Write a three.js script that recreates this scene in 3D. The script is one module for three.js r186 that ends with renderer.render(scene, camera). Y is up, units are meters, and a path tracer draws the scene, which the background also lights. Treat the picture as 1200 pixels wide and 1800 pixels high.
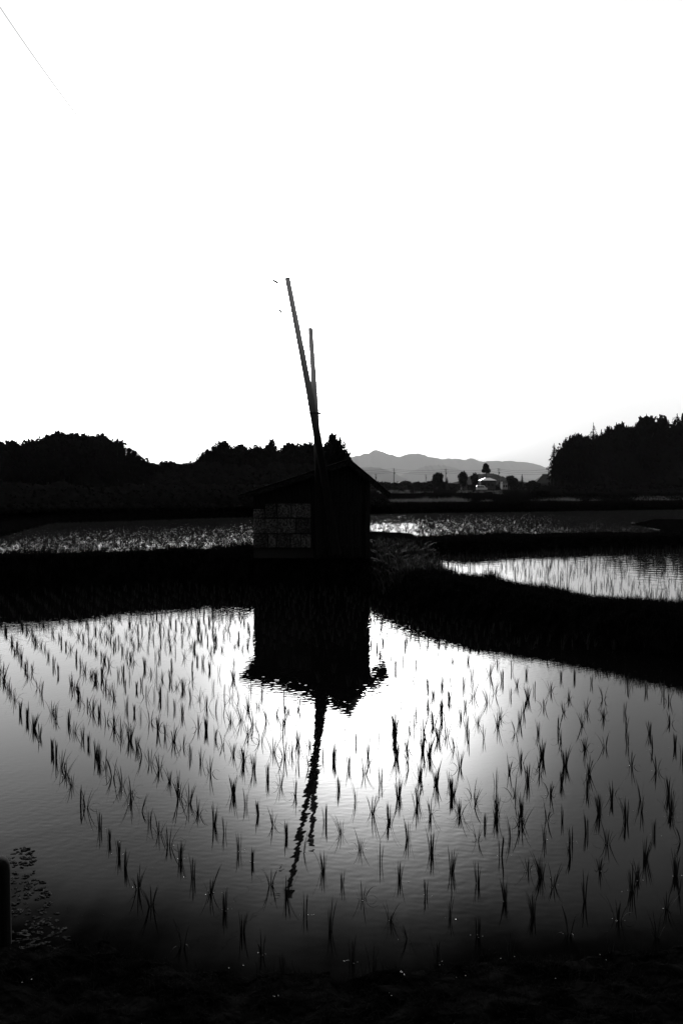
import * as THREE from 'three';
import { mergeGeometries } from 'three/addons/utils/BufferGeometryUtils.js';

// ---------------------------------------------------------------- camera, sky, sun, exposure
const scene = new THREE.Scene();
const EYE = 1.9, F = 1400, HORIZON = 860;                       // eye height over the water; lens and horizon of a 1200 x 1800 frame
const camera = new THREE.PerspectiveCamera(2 * Math.atan(900 / F) * 180 / Math.PI, 1200 / 1800, 0.1, 80000);
camera.position.set(0, EYE, 0);
const PITCH = -Math.atan((900 - HORIZON) / F);
camera.rotation.x = PITCH;

const rayOf = (px, py) => new THREE.Vector3((px - 600) / F, (900 - py) / F, -1).applyAxisAngle(new THREE.Vector3(1, 0, 0), PITCH);
const at = (px, py, dist) => { const d = rayOf(px, py); return d.multiplyScalar(dist / -d.z).add(camera.position); };   // a point at a distance ahead
const onWater = (px, py, h = 0) => { const d = rayOf(px, py); return d.multiplyScalar((h - EYE) / d.y).add(camera.position); };

const sunDir = rayOf(640, 468).normalize();
const SUN = 2.4;
const sunLight = new THREE.DirectionalLight(new THREE.Color(1, 1, 1), SUN);
sunLight.position.copy(sunDir).multiplyScalar(300);
sunLight.castShadow = true;
sunLight.shadow.mapSize.set(2048, 2048);
Object.assign(sunLight.shadow.camera, { left: -120, right: 120, top: 120, bottom: -60, near: 1, far: 900 });
sunLight.shadow.radius = 2;
scene.add(sunLight, sunLight.target);

const clamp = (x, a, b) => Math.min(b, Math.max(a, x));
const smooth = (a, b, x) => { const t = clamp((x - a) / (b - a), 0, 1); return t * t * (3 - 2 * t); };
function makeSky() {                                            // bright thin haze round a low sun, falling off evenly away from it
  const W = 1024, H = 512, data = new Float32Array(W * H * 4), d = new THREE.Vector3();
  for (let j = 0; j < H; j++) for (let i = 0; i < W; i++) {
    const el = ((j + 0.5) / H - 0.5) * Math.PI, az = ((i + 0.5) / W - 0.5) * 2 * Math.PI;
    const e = Math.max(el, 0);
    d.set(Math.cos(e) * Math.cos(az), Math.sin(e), Math.cos(e) * Math.sin(az));
    const g = d.angleTo(sunDir) * 180 / Math.PI;
    const azimuth = Math.atan2(d.x, -d.z) * 180 / Math.PI, up = e * 180 / Math.PI;
    const veil = 0.06 + 0.94 * (1 - smooth(-16, 12, azimuth));  // the veil of haze is thicker on one side of the sun and low down
    const L = 38 * Math.exp(-Math.pow(g / 7.6, 2)) + 0.19 + (1 - smooth(33, 80, g)) * (0.84 - 0.26 * smooth(4, 24, azimuth) * (1 - smooth(0, 9, up)) + 3.5 * veil * Math.exp(-Math.pow(up / 22, 4)));
    const o = (j * W + i) * 4;
    data[o] = data[o + 1] = data[o + 2] = L; data[o + 3] = 1;
  }
  const t = new THREE.DataTexture(data, W, H, THREE.RGBAFormat, THREE.FloatType);
  t.mapping = THREE.EquirectangularReflectionMapping; t.magFilter = THREE.LinearFilter; t.needsUpdate = true;
  return t;
}
scene.background = makeSky();
scene.environment = scene.background;
scene.fog = new THREE.FogExp2(new THREE.Color(0.9, 0.9, 0.9), 0.000026);

const renderer = new THREE.WebGLRenderer();
renderer.setSize(682, 1024);
renderer.shadowMap.enabled = true;
renderer.toneMapping = THREE.LinearToneMapping;
renderer.toneMappingExposure = 1;

// ---------------------------------------------------------------- helpers
function rng(seed) { let a = seed >>> 0; return () => { a = (a + 0x6D2B79F5) | 0; let t = Math.imul(a ^ (a >>> 15), 1 | a); t = (t + Math.imul(t ^ (t >>> 7), 61 | t)) ^ t; return ((t ^ (t >>> 14)) >>> 0) / 4294967296; }; }
const lerp = (a, b, t) => a + (b - a) * t;
function hash2(i, j, s) { let h = Math.imul(i, 374761393) + Math.imul(j, 668265263) + Math.imul(s, 974634647); h = Math.imul(h ^ (h >>> 13), 1274126177); return ((h ^ (h >>> 16)) >>> 0) / 4294967296; }
function noise(x, y, s = 1) { const i = Math.floor(x), j = Math.floor(y), u = x - i, v = y - j, a = u * u * (3 - 2 * u), b = v * v * (3 - 2 * v); return lerp(lerp(hash2(i, j, s), hash2(i + 1, j, s), a), lerp(hash2(i, j + 1, s), hash2(i + 1, j + 1, s), a), b); }
const fbm = (x, y, s = 1, n = 4) => { let r = 0, k = 0.5, t = 0; for (let o = 0; o < n; o++) { r += k * noise(x, y, s + o); t += k; x *= 2.03; y *= 2.03; k *= 0.5; } return r / t; };

function noiseMap(size, lo, hi, sx, sy, seed, linear) {         // a grey texture of layered noise
  const data = new Uint8Array(size * size * 4);
  for (let j = 0; j < size; j++) for (let i = 0; i < size; i++) {
    const u = i / size, v = j / size, b = smooth(0.9, 1, u), c = smooth(0.9, 1, v);
    const n = (p, q) => fbm(p * sx, q * sy, seed, 5);
    const x = lerp(lerp(n(u, v), n(u - 1, v), b), lerp(n(u, v - 1), n(u - 1, v - 1), b), c);
    const k = 255 * clamp(lo + (hi - lo) * smooth(0.25, 0.75, x), 0, 1), o = (j * size + i) * 4;
    data[o] = data[o + 1] = data[o + 2] = k; data[o + 3] = 255;
  }
  const t = new THREE.DataTexture(data, size, size, THREE.RGBAFormat);
  t.wrapS = t.wrapT = THREE.RepeatWrapping; t.magFilter = THREE.LinearFilter;
  if (!linear) t.colorSpace = THREE.SRGBColorSpace;
  t.needsUpdate = true;
  return t;
}
const grey = (v) => new THREE.Color().setRGB(v, v, v);
function mat(name, v, rough = 0.9, more = {}) { const m = new THREE.MeshPhysicalMaterial({ color: grey(v), roughness: rough, side: THREE.DoubleSide, ...more }); m.name = name; return m; }

const grainTex = noiseMap(256, 0.55, 1, 60, 4, 3), stainTex = noiseMap(512, 0.42, 1, 40, 40, 11), bumpTex = noiseMap(512, 0, 1, 40, 40, 7, true), soilTex = noiseMap(512, 0.5, 1, 26, 26, 5);
const M = {
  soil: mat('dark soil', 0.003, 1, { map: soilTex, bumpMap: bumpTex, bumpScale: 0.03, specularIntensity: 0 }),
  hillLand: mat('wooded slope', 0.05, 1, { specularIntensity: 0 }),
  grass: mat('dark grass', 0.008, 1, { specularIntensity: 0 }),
  weed: mat('weed leaf', 0.017, 0.7, { specularIntensity: 0.5 }),
  rice: mat('rice leaf', 0.02, 0.9, { specularIntensity: 0.06 }),
  dryGrass: mat('dry grass', 0.13, 1, { transmission: 0.2, thickness: 0, specularIntensity: 0 }),
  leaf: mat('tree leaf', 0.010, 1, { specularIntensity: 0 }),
  bark: mat('bark', 0.04, 0.95, { map: grainTex, specularIntensity: 0.1 }),
  stone: mat('weathered tuff stone', 0.11, 0.95, { map: stainTex, bumpMap: bumpTex, bumpScale: 0.012, specularIntensity: 0.2 }),
  stoneDark: mat('mossy tuff stone', 0.06, 0.95, { map: stainTex, bumpMap: bumpTex, bumpScale: 0.012, specularIntensity: 0.2 }),
  mortar: mat('recessed joint', 0.02, 1, { specularIntensity: 0.1 }),
  board: mat('charred board', 0.018, 1, { map: grainTex, specularIntensity: 0 }),
  sheet: mat('rusted roof sheet', 0.03, 1, { map: stainTex, specularIntensity: 0 }),
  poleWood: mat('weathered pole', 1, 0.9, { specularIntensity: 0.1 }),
  concrete: mat('concrete', 0.12, 0.9, { map: stainTex }),
  post: mat('old wet post', 0.005, 0.9, { map: grainTex, specularIntensity: 0.15 }),
  wire: mat('black cable', 0.02, 0.8, { specularIntensity: 0.1 }),
  steel: mat('galvanised steel', 0.25, 0.4, { metalness: 0.8 }),
  mud: mat('wet mud lump', 0.007, 0.8, { specularIntensity: 0.06 }),
  bubble: mat('bubble film', 0.3, 0.1, { ior: 2.3 }),
  roofMetal: mat('pale sheet metal roof', 0.4, 0.45, { metalness: 1 }),
  roofTile: mat('dark roof tile', 0.05, 0.95, { specularIntensity: 0.1 }),
  plaster: mat('house plaster', 0.35, 0.9),
  houseWood: mat('dark house cladding', 0.03, 0.9),
  glass: mat('dark window glass', 0.02, 0.1),
  paint: mat('white car paint', 0.8, 0.25, { clearcoat: 1, clearcoatRoughness: 0.05 }),
  rubber: mat('tyre rubber', 0.02, 0.9),
  lamp: mat('lamp lens', 0.4, 0.2),
};
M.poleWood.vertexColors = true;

const used = new Map();
function numbered(n) { const k = used.get(n) ?? 0; used.set(n, k + 1); return k ? `${n}_${String(k).padStart(3, '0')}` : n; }
function tag(o, label, category, group) { Object.assign(o.userData, { label, category }); if (group) o.userData.group = group; return o; }
function thing(name, label, category, pos = [0, 0, 0], group) { const o = new THREE.Group(); o.name = numbered(name); o.position.set(...pos); scene.add(o); return tag(o, label, category, group); }
function part(name, geo, m, parent) { const o = new THREE.Mesh(geo, m); o.name = parent === scene ? numbered(name) : name; o.castShadow = o.receiveShadow = true; parent.add(o); return o; }
function struct(name, geo, m) { const o = part(name, geo, m, scene); o.userData.kind = 'structure'; return o; }
function stuff(o) { o.userData.kind = 'stuff'; return o; }
function copy(src, label, group) { const o = src.clone(); o.name = numbered(src.name.replace(/_\d+$/, '')); scene.add(o); o.userData = { ...src.userData }; if (label) o.userData.label = label; if (group) o.userData.group = group; return o; }
function geoOf(pos, idx, uv, col) {
  const g = new THREE.BufferGeometry();
  g.setAttribute('position', new THREE.Float32BufferAttribute(pos, 3));
  g.setAttribute('uv', new THREE.Float32BufferAttribute(uv ?? new Float32Array(pos.length / 3 * 2), 2));
  if (col) g.setAttribute('color', new THREE.Float32BufferAttribute(col, 3));
  g.setIndex(idx); g.computeVertexNormals();
  return g;
}
const merge = (list) => mergeGeometries(list.map((g) => { const h = g.index ? g.toNonIndexed() : g; for (const k of Object.keys(h.attributes)) if (!['position', 'normal', 'uv'].includes(k)) h.deleteAttribute(k); return h; }));
const box = (w, h, d, x = 0, y = 0, z = 0) => new THREE.BoxGeometry(w, h, d).translate(x, y, z);
function chamferBox(w, h, d, c, jitter = 0, rnd = null) {       // a block with worn edges
  const s = new THREE.Shape(); const a = w / 2, b = h / 2, j = () => (rnd ? (rnd() - 0.5) * jitter : 0);
  s.moveTo(-a + c, -b + j()); s.lineTo(a - c, -b + j()); s.lineTo(a + j(), -b + c); s.lineTo(a + j(), b - c); s.lineTo(a - c, b + j()); s.lineTo(-a + c, b + j()); s.lineTo(-a + j(), b - c); s.lineTo(-a + j(), -b + c); s.closePath();
  const g = new THREE.ExtrudeGeometry(s, { depth: d - 2 * c, bevelEnabled: true, bevelThickness: c, bevelSize: c * 0.7, bevelOffset: -c * 0.7, bevelSegments: 1 });
  return g.translate(0, 0, -d / 2 + c);
}
function bar(a, b, r0, r1, seg = 8) {                            // a tapered round bar between two points
  const d = new THREE.Vector3().subVectors(b, a), g = new THREE.CylinderGeometry(r1, r0, d.length(), seg, 1);
  g.applyQuaternion(new THREE.Quaternion().setFromUnitVectors(new THREE.Vector3(0, 1, 0), d.clone().normalize()));
  return g.translate((a.x + b.x) / 2, (a.y + b.y) / 2, (a.z + b.z) / 2);
}
const V = (x, y, z) => new THREE.Vector3(x, y, z);

// ---------------------------------------------------------------- ground and water (Z below is metres ahead of the camera: z = -Z)
const FAR_EDGE = [[-40, -6], [-14, 10.3], [-6.3, 14.8], [-3.6, 16.5], [-1.9, 17.2], [-1.2, 16.0], [0.69, 15.9], [1.77, 12.4], [4.1, 9.6], [7.5, 6.2], [20, -6]];   // crest of the levee round the near paddy
const POOL_BANK = [[-0.5, 25.4], [1.5, 25.2], [3.5, 25.2], [6, 26.8], [12, 28], [30, 31], [90, 38]];
const WEED_BLOCK = [[0.75, 16.5], [0.95, 19], [1.25, 25]];
function toLine(x, Z, line) {
  let best = 1e9, side = 1;
  for (let i = 0; i + 1 < line.length; i++) {
    const [ax, az] = line[i], [bx, bz] = line[i + 1], dx = bx - ax, dz = bz - az, l2 = dx * dx + dz * dz;
    const t = clamp(((x - ax) * dx + (Z - az) * dz) / l2, 0, 1), ex = x - ax - dx * t, ez = Z - az - dz * t, d = ex * ex + ez * ez;
    if (d < best) { best = d; side = dx * (Z - az) - dz * (x - ax) > 0 ? 1 : -1; }
  }
  return [Math.sqrt(best), side];
}
const FIELD_END = [[-400, -330], [-17.8, 41.5], [-5.9, 53], [2.1, 59], [30.8, 72], [110, 95], [500, 170]];
const nearEdge = (x) => 2.99 + 0.16 * x * x + 0.24 * (fbm(x * 2.2 + 9, 3, 31) - 0.5) + 0.12 * (fbm(x * 11, 1, 33) - 0.5);  // edge of a dark bank added to blacken the foot of the view
function levee(d, top, half, slope) { return -0.2 + (top + 0.2) * smooth(half + slope, half, d); }
const crestHeight = (x) => lerp(0.66, 0.46, smooth(-7, 4.5, x)) + 0.1 * smooth(-7, -11, x);
function groundHeight(x, Z) {
  const rough = 0.10 * (fbm(x * 0.9, Z * 0.9, 17, 3) - 0.5) + 0.05 * (fbm(x * 4, Z * 4, 19, 3) - 0.5);
  let h = -0.2;
  if (Z < 45) {
    const [d1] = toLine(x, Z, FAR_EDGE);
    h = Math.max(h, levee(d1, crestHeight(x), 0.28, 0.75));
    const [d2] = toLine(x, Z, POOL_BANK);
    h = Math.max(h, levee(d2, 0.34, 1.1, 1.3));
    const [d3] = toLine(x, Z, WEED_BLOCK);
    h = Math.max(h, levee(d3, 0.5, 0.9, 0.9));
    const px = Math.max(0, Math.abs(x + 0.55) - 1.9), pz = Math.max(0, Math.abs(Z - 17) - 1.4);
    h = Math.max(h, levee(Math.hypot(px, pz), 0.6, 0, 0.7));
    const dn = nearEdge(x) - Z, lump = dn > -0.7 ? 0.085 * (fbm(x * 13, Z * 15, 57, 4) - 0.5) : 0;
    h = Math.max(h, -0.2 + 0.27 * smooth(-0.75, 0.35, dn) + 0.16 * smooth(0.1, 1.6, dn) + lump * smooth(-0.7, -0.3, dn));
  }
  if (Z > 25 || x < -15) {
    const [d, side] = toLine(x, Z, FIELD_END);
    const s = side * d;
    if (s > -1) h = Math.max(h, -0.2 + 0.85 * smooth(-0.4, 3, s) + 0.95 * smooth(30, 330, s) + 0.3 * fbm(x * 0.03, Z * 0.03, 41) * smooth(4, 60, s));
  }
  const out = Math.max(Math.abs(x) - 130, -1 - Z);
  if (out > 0) h = Math.max(h, 0.4 * smooth(0, 3, out));
  return h + (h > -0.15 ? rough * smooth(-0.18, 0.05, h) : 0);
}
const groundAt = (x, Z, lift = 0) => V(x, groundHeight(x, Z) + lift, -Z);
{
  const xs = [], zs = [];
  for (let x = -12; x <= 10; x += Math.abs(x) < 1.9 ? 0.045 : 0.16) xs.push(x);
  for (let s = 0.3, x = -12; x > -26000; s *= 1.25) { x -= s; xs.unshift(x); }
  for (let s = 0.3, x = xs[xs.length - 1]; x < 26000; s *= 1.25) { x += s; xs.push(x); }
  for (let z = 1.6; z <= 32; z += z > 2.3 && z < 3.9 ? 0.03 : 0.17) zs.push(z);
  for (let s = 0.3, z = zs[zs.length - 1]; z < 42000; s *= z < 130 ? 1.06 : 1.2) { z += s; zs.push(z); }
  for (let s = 0.3, z = 1.6; z > -400; s *= 1.4) { z -= s; zs.unshift(z); }
  const pos = [], uv = [], idx = [], nx = xs.length;
  for (const Z of zs) for (const x of xs) { pos.push(x, groundHeight(x, Z), -Z); uv.push(x / 2.5, Z / 2.5); }
  for (let j = 0; j + 1 < zs.length; j++) for (let i = 0; i + 1 < nx; i++) { const a = j * nx + i; idx.push(a, a + 1, a + nx + 1, a, a + nx + 1, a + nx); }
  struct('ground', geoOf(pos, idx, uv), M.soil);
}

// water: slopes of many small wind waves, stronger in gusts
function waveField(seed, n, lo, hi, spread, rms) {
  const r = rng(seed), w = [];
  for (let i = 0; i < n; i++) {
    const lam = lo * Math.pow(hi / lo, r()), dir = Math.PI / 2 + 0.35 + (r() + r() - 1) * spread, k = 2 * Math.PI / lam;
    w.push([k * Math.cos(dir), k * Math.sin(dir), r() * 6.2832, rms * Math.SQRT2 / Math.sqrt(n) * (0.5 + r())]);
  }
  return (x, z) => { let a = 0, b = 0; for (let i = 0; i < w.length; i++) { const q = w[i], k = Math.hypot(q[0], q[1]), c = Math.cos(q[0] * x + q[1] * z + q[2]) * q[3] / k; a += c * q[0]; b += c * q[1]; } return [a, b]; };
}
function slopeMap(size, x0, z0, wx, wz, fn) {
  const data = new Float32Array(size * size * 4);
  for (let j = 0; j < size; j++) for (let i = 0; i < size; i++) {
    const [a, b] = fn(x0 + wx * (i + 0.5) / size, z0 + wz * (j + 0.5) / size), l = 1 / Math.sqrt(1 + a * a + b * b), o = (j * size + i) * 4;
    data[o] = 0.5 - 0.5 * a * l; data[o + 1] = 0.5 - 0.5 * b * l; data[o + 2] = 0.5 + 0.5 * l; data[o + 3] = 1;
  }
  const t = new THREE.DataTexture(data, size, size, THREE.RGBAFormat, THREE.FloatType);
  t.magFilter = THREE.LinearFilter; t.wrapS = t.wrapT = THREE.RepeatWrapping; t.needsUpdate = true;
  return t;
}
function waterSheet(poly, x0, z0, wx, wz, m) {
  const s = new THREE.Shape(poly.map(([x, Z]) => new THREE.Vector2(x, Z))), g = new THREE.ShapeGeometry(s), p = g.attributes.position, uv = g.attributes.uv;
  for (let i = 0; i < p.count; i++) { const x = p.getX(i), Z = p.getY(i); uv.setXY(i, (x - x0) / wx, (Z - z0) / wz); p.setXYZ(i, x, 0, -Z); }
  g.computeVertexNormals();
  return struct('water', g, m);
}
const WATER_IOR = 1.105;
{
  const big = waveField(5, 16, 0.16, 0.6, 0.75, 0.0014), small = waveField(6, 28, 0.034, 0.09, 1.4, 0.006);
  const near = slopeMap(2048, -10, 2, 19, 19, (x, Z) => {
    const gust = smooth(0.40, 0.72, fbm(x * 0.45 + 3, Z * 0.45, 51, 3)), far = smooth(5.6, 10.5, Z) * (0.25 + 1.5 * smooth(0.3, 0.7, fbm(x * 1.1 + 5, Z * 0.8, 53, 3))), a = big(x, Z), b = small(x, Z);
    const kb = 0.2 + 0.6 * gust + 1.0 * far, ks = 0.08 + 0.75 * gust + 1.6 * far;
    return [a[0] * kb + b[0] * ks, a[1] * kb + b[1] * ks];
  });
  // film: reflection cut back in patches towards the near bank, painting a dark fade
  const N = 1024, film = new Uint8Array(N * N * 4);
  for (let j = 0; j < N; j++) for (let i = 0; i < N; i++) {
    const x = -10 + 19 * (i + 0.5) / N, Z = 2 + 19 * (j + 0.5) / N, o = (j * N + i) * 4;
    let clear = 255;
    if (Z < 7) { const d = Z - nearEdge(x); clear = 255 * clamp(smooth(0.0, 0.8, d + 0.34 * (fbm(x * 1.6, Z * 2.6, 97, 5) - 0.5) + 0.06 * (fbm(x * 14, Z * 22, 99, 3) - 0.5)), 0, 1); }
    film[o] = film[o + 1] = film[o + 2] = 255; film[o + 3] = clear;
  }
  const fadeTex = new THREE.DataTexture(film, N, N, THREE.RGBAFormat); fadeTex.magFilter = THREE.LinearFilter; fadeTex.needsUpdate = true;
  const m = mat('still paddy water', 0.0015, 0.02, { ior: WATER_IOR, normalMap: near, specularIntensityMap: fadeTex, side: THREE.FrontSide });
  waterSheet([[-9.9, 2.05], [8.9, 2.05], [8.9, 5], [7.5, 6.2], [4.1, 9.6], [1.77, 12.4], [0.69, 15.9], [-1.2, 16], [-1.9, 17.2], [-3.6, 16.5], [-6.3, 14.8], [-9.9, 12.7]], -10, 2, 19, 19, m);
  const mid = waveField(8, 30, 0.08, 0.6, 1.4, 0.012);
  const tile = slopeMap(512, 0, 0, 6, 6, (x, Z) => {            // blended over its edges so that it repeats without a seam
    const u = smooth(5, 6, x), v = smooth(5, 6, Z), q = [mid(x, Z), mid(x - 6, Z), mid(x, Z - 6), mid(x - 6, Z - 6)];
    return [0, 1].map((k) => lerp(lerp(q[0][k], q[1][k], u), lerp(q[2][k], q[3][k], u), v));
  });
  const pm = mat('pool water', 0.004, 0.04, { ior: 1.22, normalMap: tile, normalScale: new THREE.Vector2(0.45, 0.45), side: THREE.FrontSide });
  waterSheet([[1.3, 16.2], [0.69, 15.9], [1.77, 12.4], [4.1, 9.6], [7.5, 6.2], [20, -0.5], [80, 5], [80, 37], [30, 31], [12, 28], [6, 26.8], [3.5, 25.2], [1.7, 25.2]], 0, 0, 6, 6, pm);
  const fm = mat('ruffled field water', 0.004, 0.08, { ior: 1.22, normalMap: tile, normalScale: new THREE.Vector2(2, 2), side: THREE.FrontSide });
  waterSheet([[-129, -0.5], [-14, 10.3], [-6.3, 14.8], [-3.6, 16.5], [-1.9, 17.2], [-0.5, 25.4], [1.5, 25.2], [3.5, 25.2], [6, 26.8], [12, 28], [30, 31], [90, 38], [129, 40], [129, 105], [30.8, 74], [2.1, 61], [-5.9, 55], [-17.8, 43.5], [-129, -0.4 + 1]], 0, 0, 6, 6, fm);
}

// ---------------------------------------------------------------- hills far off
function ridge(name, profile, dist, deep, rough, seed, ext) {
  const xs = [], n = 900; const pos = [], idx = [], rows = 9;
  const P = profile.map(([px, py]) => { const p = at(px, py, dist); return [p.x, p.y]; });
  const x0 = ext[0] * dist, x1 = ext[1] * dist;
  P.unshift([x0, P[0][1] * 0.75]); P.push([x1, P[P.length - 1][1] * 0.8]);
  const h = (x) => { let i = 0; while (i < P.length - 2 && x > P[i + 1][0]) i++; const [ax, ay] = P[i], [bx, by] = P[i + 1]; return lerp(ay, by, clamp((x - ax) / (bx - ax), 0, 1)); };
  for (let i = 0; i <= n; i++) xs.push(lerp(x0, x1, i / n));
  const dx = (x1 - x0) / n;
  for (let j = 0; j < rows; j++) for (const x of xs) {
    const t = j / (rows - 1) * 2 - 1, up = Math.pow(Math.cos(t * Math.PI / 2), 0.9), top = h(x) * (1 + rough * (fbm(x / dx * 0.05, 1, seed, 5) - 0.5)) * (1 + 0.085 * (fbm(x / dx * 0.3, 2, seed, 3) - 0.5));
    pos.push(x + (j % 2) * 0.2 * dx, -3 + (top + 3) * up * (t === 0 ? 1 : 1 - 0.35 * Math.abs(t) * fbm(x / dx * 0.09, t * 4, seed + 3, 3)), -dist - t * deep);
  }
  for (let j = 0; j + 1 < rows; j++) for (let i = 0; i < n; i++) { const a = j * (n + 1) + i; idx.push(a, a + 1, a + n + 2, a, a + n + 2, a + n + 1); }
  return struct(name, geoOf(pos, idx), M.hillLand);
}
ridge('mountains', [[560, 812], [600, 808], [625, 802], [642, 799], [655, 793.5], [664, 791.5], [680, 798], [702, 803.5], [718, 798], [732, 796.5], [750, 801], [775, 806], [800, 805], [812, 807], [828, 805], [850, 810.5], [866, 808.5], [880, 811], [900, 810.5], [918, 812], [936, 814.5], [948, 820], [957, 823.5], [968, 818], [1000, 812]], 30000, 4300, 0.06, 71, [-0.75, 0.8]);
ridge('hills', [[560, 822], [640, 821], [668, 822], [688, 829], [704, 838], [722, 846], [745, 850], [800, 851]], 17500, 2100, 0.04, 81, [-0.7, 0.3]);
ridge('hills', [[690, 842], [720, 829], [745, 820], [765, 817.5], [790, 819], [815, 830], [850, 838], [900, 840], [960, 843], [1010, 840]], 22500, 2500, 0.05, 91, [0.02, 0.75]);
ridge('hill', [[806, 846], [822, 838], [836, 833.5], [852, 832.5], [868, 833], [884, 838], [896, 843], [915, 846]], 1500, 70, 0.06, 95, [0.135, 0.24]);

// ---------------------------------------------------------------- trees
const LEAFY = (rnd, lobes, count, size) => {                     // leaf clumps spread through the lobes of a crown
  const pos = [], idx = [], total = lobes.reduce((s, l) => s + l[3] * l[4], 0);
  for (const [cx, cy, cz, rx, ry] of lobes) {
    const n = Math.round(count * rx * ry / total);
    for (let i = 0; i < n; i++) {
      const th = rnd() * 6.2832, u = rnd() * 2 - 1, s = Math.sqrt(1 - u * u), rad = 0.74 + 0.44 * Math.pow(rnd(), 1.5);
      const p = V(cx + rx * rad * s * Math.cos(th), cy + ry * rad * u, cz + rx * rad * s * Math.sin(th));
      const a = V(rnd() - 0.5, rnd() - 0.5, rnd() - 0.5).normalize(), b = V(rnd() - 0.5, rnd() - 0.5, rnd() - 0.5).cross(a).normalize(), k = size * (0.5 + rnd());
      const o = pos.length / 3, c = a.clone().cross(b).multiplyScalar(0.25 * k);
      for (const [m, q] of [[-1, 0], [0, -0.55], [1, 0], [0, 0.55]]) { const v = p.clone().addScaledVector(a, m * k).addScaledVector(b, q * k).addScaledVector(c, m ? 1 : 0); pos.push(v.x, v.y, v.z); }
      idx.push(o, o + 1, o + 2, o, o + 2, o + 3);
    }
  }
  return geoOf(pos, idx);
};
function lobeCore(lobes, k, seed) {
  return merge(lobes.map(([x, y, z, rx, ry], q) => { const g = new THREE.IcosahedronGeometry(1, 2), p = g.attributes.position; for (let i = 0; i < p.count; i++) { const f = k * (0.8 + 0.4 * noise(p.getX(i) * 2 + q * 7, p.getY(i) * 2 + p.getZ(i) * 3, seed)); p.setXYZ(i, x + p.getX(i) * rx * f, y + p.getY(i) * ry * f, z + p.getZ(i) * rx * f); } g.computeVertexNormals(); return g; }));
}
// broadleaf crowns of unit height and unit width, standing on the ground
function broadleaf(seed, loose) {
  const r = rng(seed), lobes = [];
  const n = loose ? 9 : 8;
  lobes.push([0, 0.5, 0, 0.36, 0.36]);
  for (let i = 0; i < n; i++) { const a = i / n * 6.28 + r(), q = 0.2 + 0.16 * r(), y = 0.38 + 0.4 * r(); lobes.push([Math.cos(a) * q, y, Math.sin(a) * q, (loose ? 0.12 : 0.2) + 0.07 * r(), (loose ? 0.1 : 0.17) + 0.06 * r()]); }
  for (let i = 0; i < 3; i++) lobes.push([(r() - 0.5) * 0.28, 0.78 + 0.06 * r(), (r() - 0.5) * 0.28, 0.15 + 0.05 * r(), 0.14]);
  const crown = merge([LEAFY(r, lobes, loose ? 1500 : 3000, loose ? 0.052 : 0.046), lobeCore(lobes, loose ? 0.4 : 0.8, seed)]);
  const limbs = [bar(V(0, -0.05, 0), V(0.01, 0.42, 0), 0.035, 0.022)];
  for (let i = 0; i < 5; i++) { const a = i * 1.26 + r(); limbs.push(bar(V(0, 0.25 + 0.05 * i, 0), V(Math.cos(a) * 0.25, 0.5 + 0.08 * i, Math.sin(a) * 0.25), 0.016, 0.006, 6)); }
  return { crown, trunk: merge(limbs) };
}
function conifer(seed, slim) {                                   // tiers of drooping sprays round a straight trunk
  const r = rng(seed), pos = [], idx = [], tiers = slim ? 17 : 22;
  const bottom = slim ? 0.3 : 0.12;
  for (let t = 0; t < tiers; t++) {
    const f = t / (tiers - 1), y = lerp(bottom, 0.985, f), reach = 0.5 * (slim ? Math.pow(1 - f, 0.55) * (0.45 + 0.75 * r()) : Math.pow(1 - f, 0.55) * (0.62 + 0.5 * r())) + 0.015, nb = 7 + Math.floor(r() * 3);
    for (let b = 0; b < nb; b++) {
      const a = r() * 6.2832, len = reach * (0.65 + 0.5 * r()), droop = 0.02 + 0.05 * r();
      for (let s = 0; s < 13; s++) {
        const q = (s + r()) / 13, x = Math.cos(a) * len * q, z = Math.sin(a) * len * q, yy = y + 0.02 * Math.sin(q * 3) - droop * q * q + (r() - 0.5) * 0.03;
        const k = (slim ? 0.02 : 0.011) + 0.04 * (1 - f) * (1 - 0.4 * q), u = V(r() - 0.5, r() - 0.5, r() - 0.5).normalize(), w = V(r() - 0.5, -0.7 * r(), r() - 0.5).cross(u).normalize(), o = pos.length / 3;
        for (const [m, n] of [[-1, 0], [0, -0.4], [1, 0], [0, 0.4]]) pos.push(x + (r() - 0.5) * 0.06 * (1 - 0.8 * f) + u.x * m * k + w.x * n * k, yy + (u.y * m + w.y * n) * k * 0.7, z + (r() - 0.5) * 0.06 * (1 - 0.8 * f) + u.z * m * k + w.z * n * k);
        idx.push(o, o + 1, o + 2, o, o + 2, o + 3);
      }
    }
  }
  const core = new THREE.CylinderGeometry(0.01, slim ? 0.12 : 0.3, 0.82 - bottom * 0.5, 9, 6), p = core.attributes.position;
  for (let i = 0; i < p.count; i++) { const f = 0.7 + 0.6 * noise(p.getX(i) * 20, p.getY(i) * 9, seed); p.setX(i, p.getX(i) * f); p.setZ(i, p.getZ(i) * f); }
  core.translate(0, bottom + (0.82 - bottom * 0.5) / 2, 0); core.computeVertexNormals();
  return { crown: merge([geoOf(pos, idx), core]), trunk: bar(V(0, -0.05, 0), V(0, 0.93, 0), slim ? 0.022 : 0.03, 0.002) };
}
const KINDS = { broad: [1, 2, 3, 4].map((s) => broadleaf(s * 13, false)), loose: [5, 6].map((s) => broadleaf(s * 17, true)), cone: [7, 8, 9].map((s) => conifer(s * 19, false)), slim: [10, 11].map((s) => conifer(s * 23, true)) };
let treeCount = 0;
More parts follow.
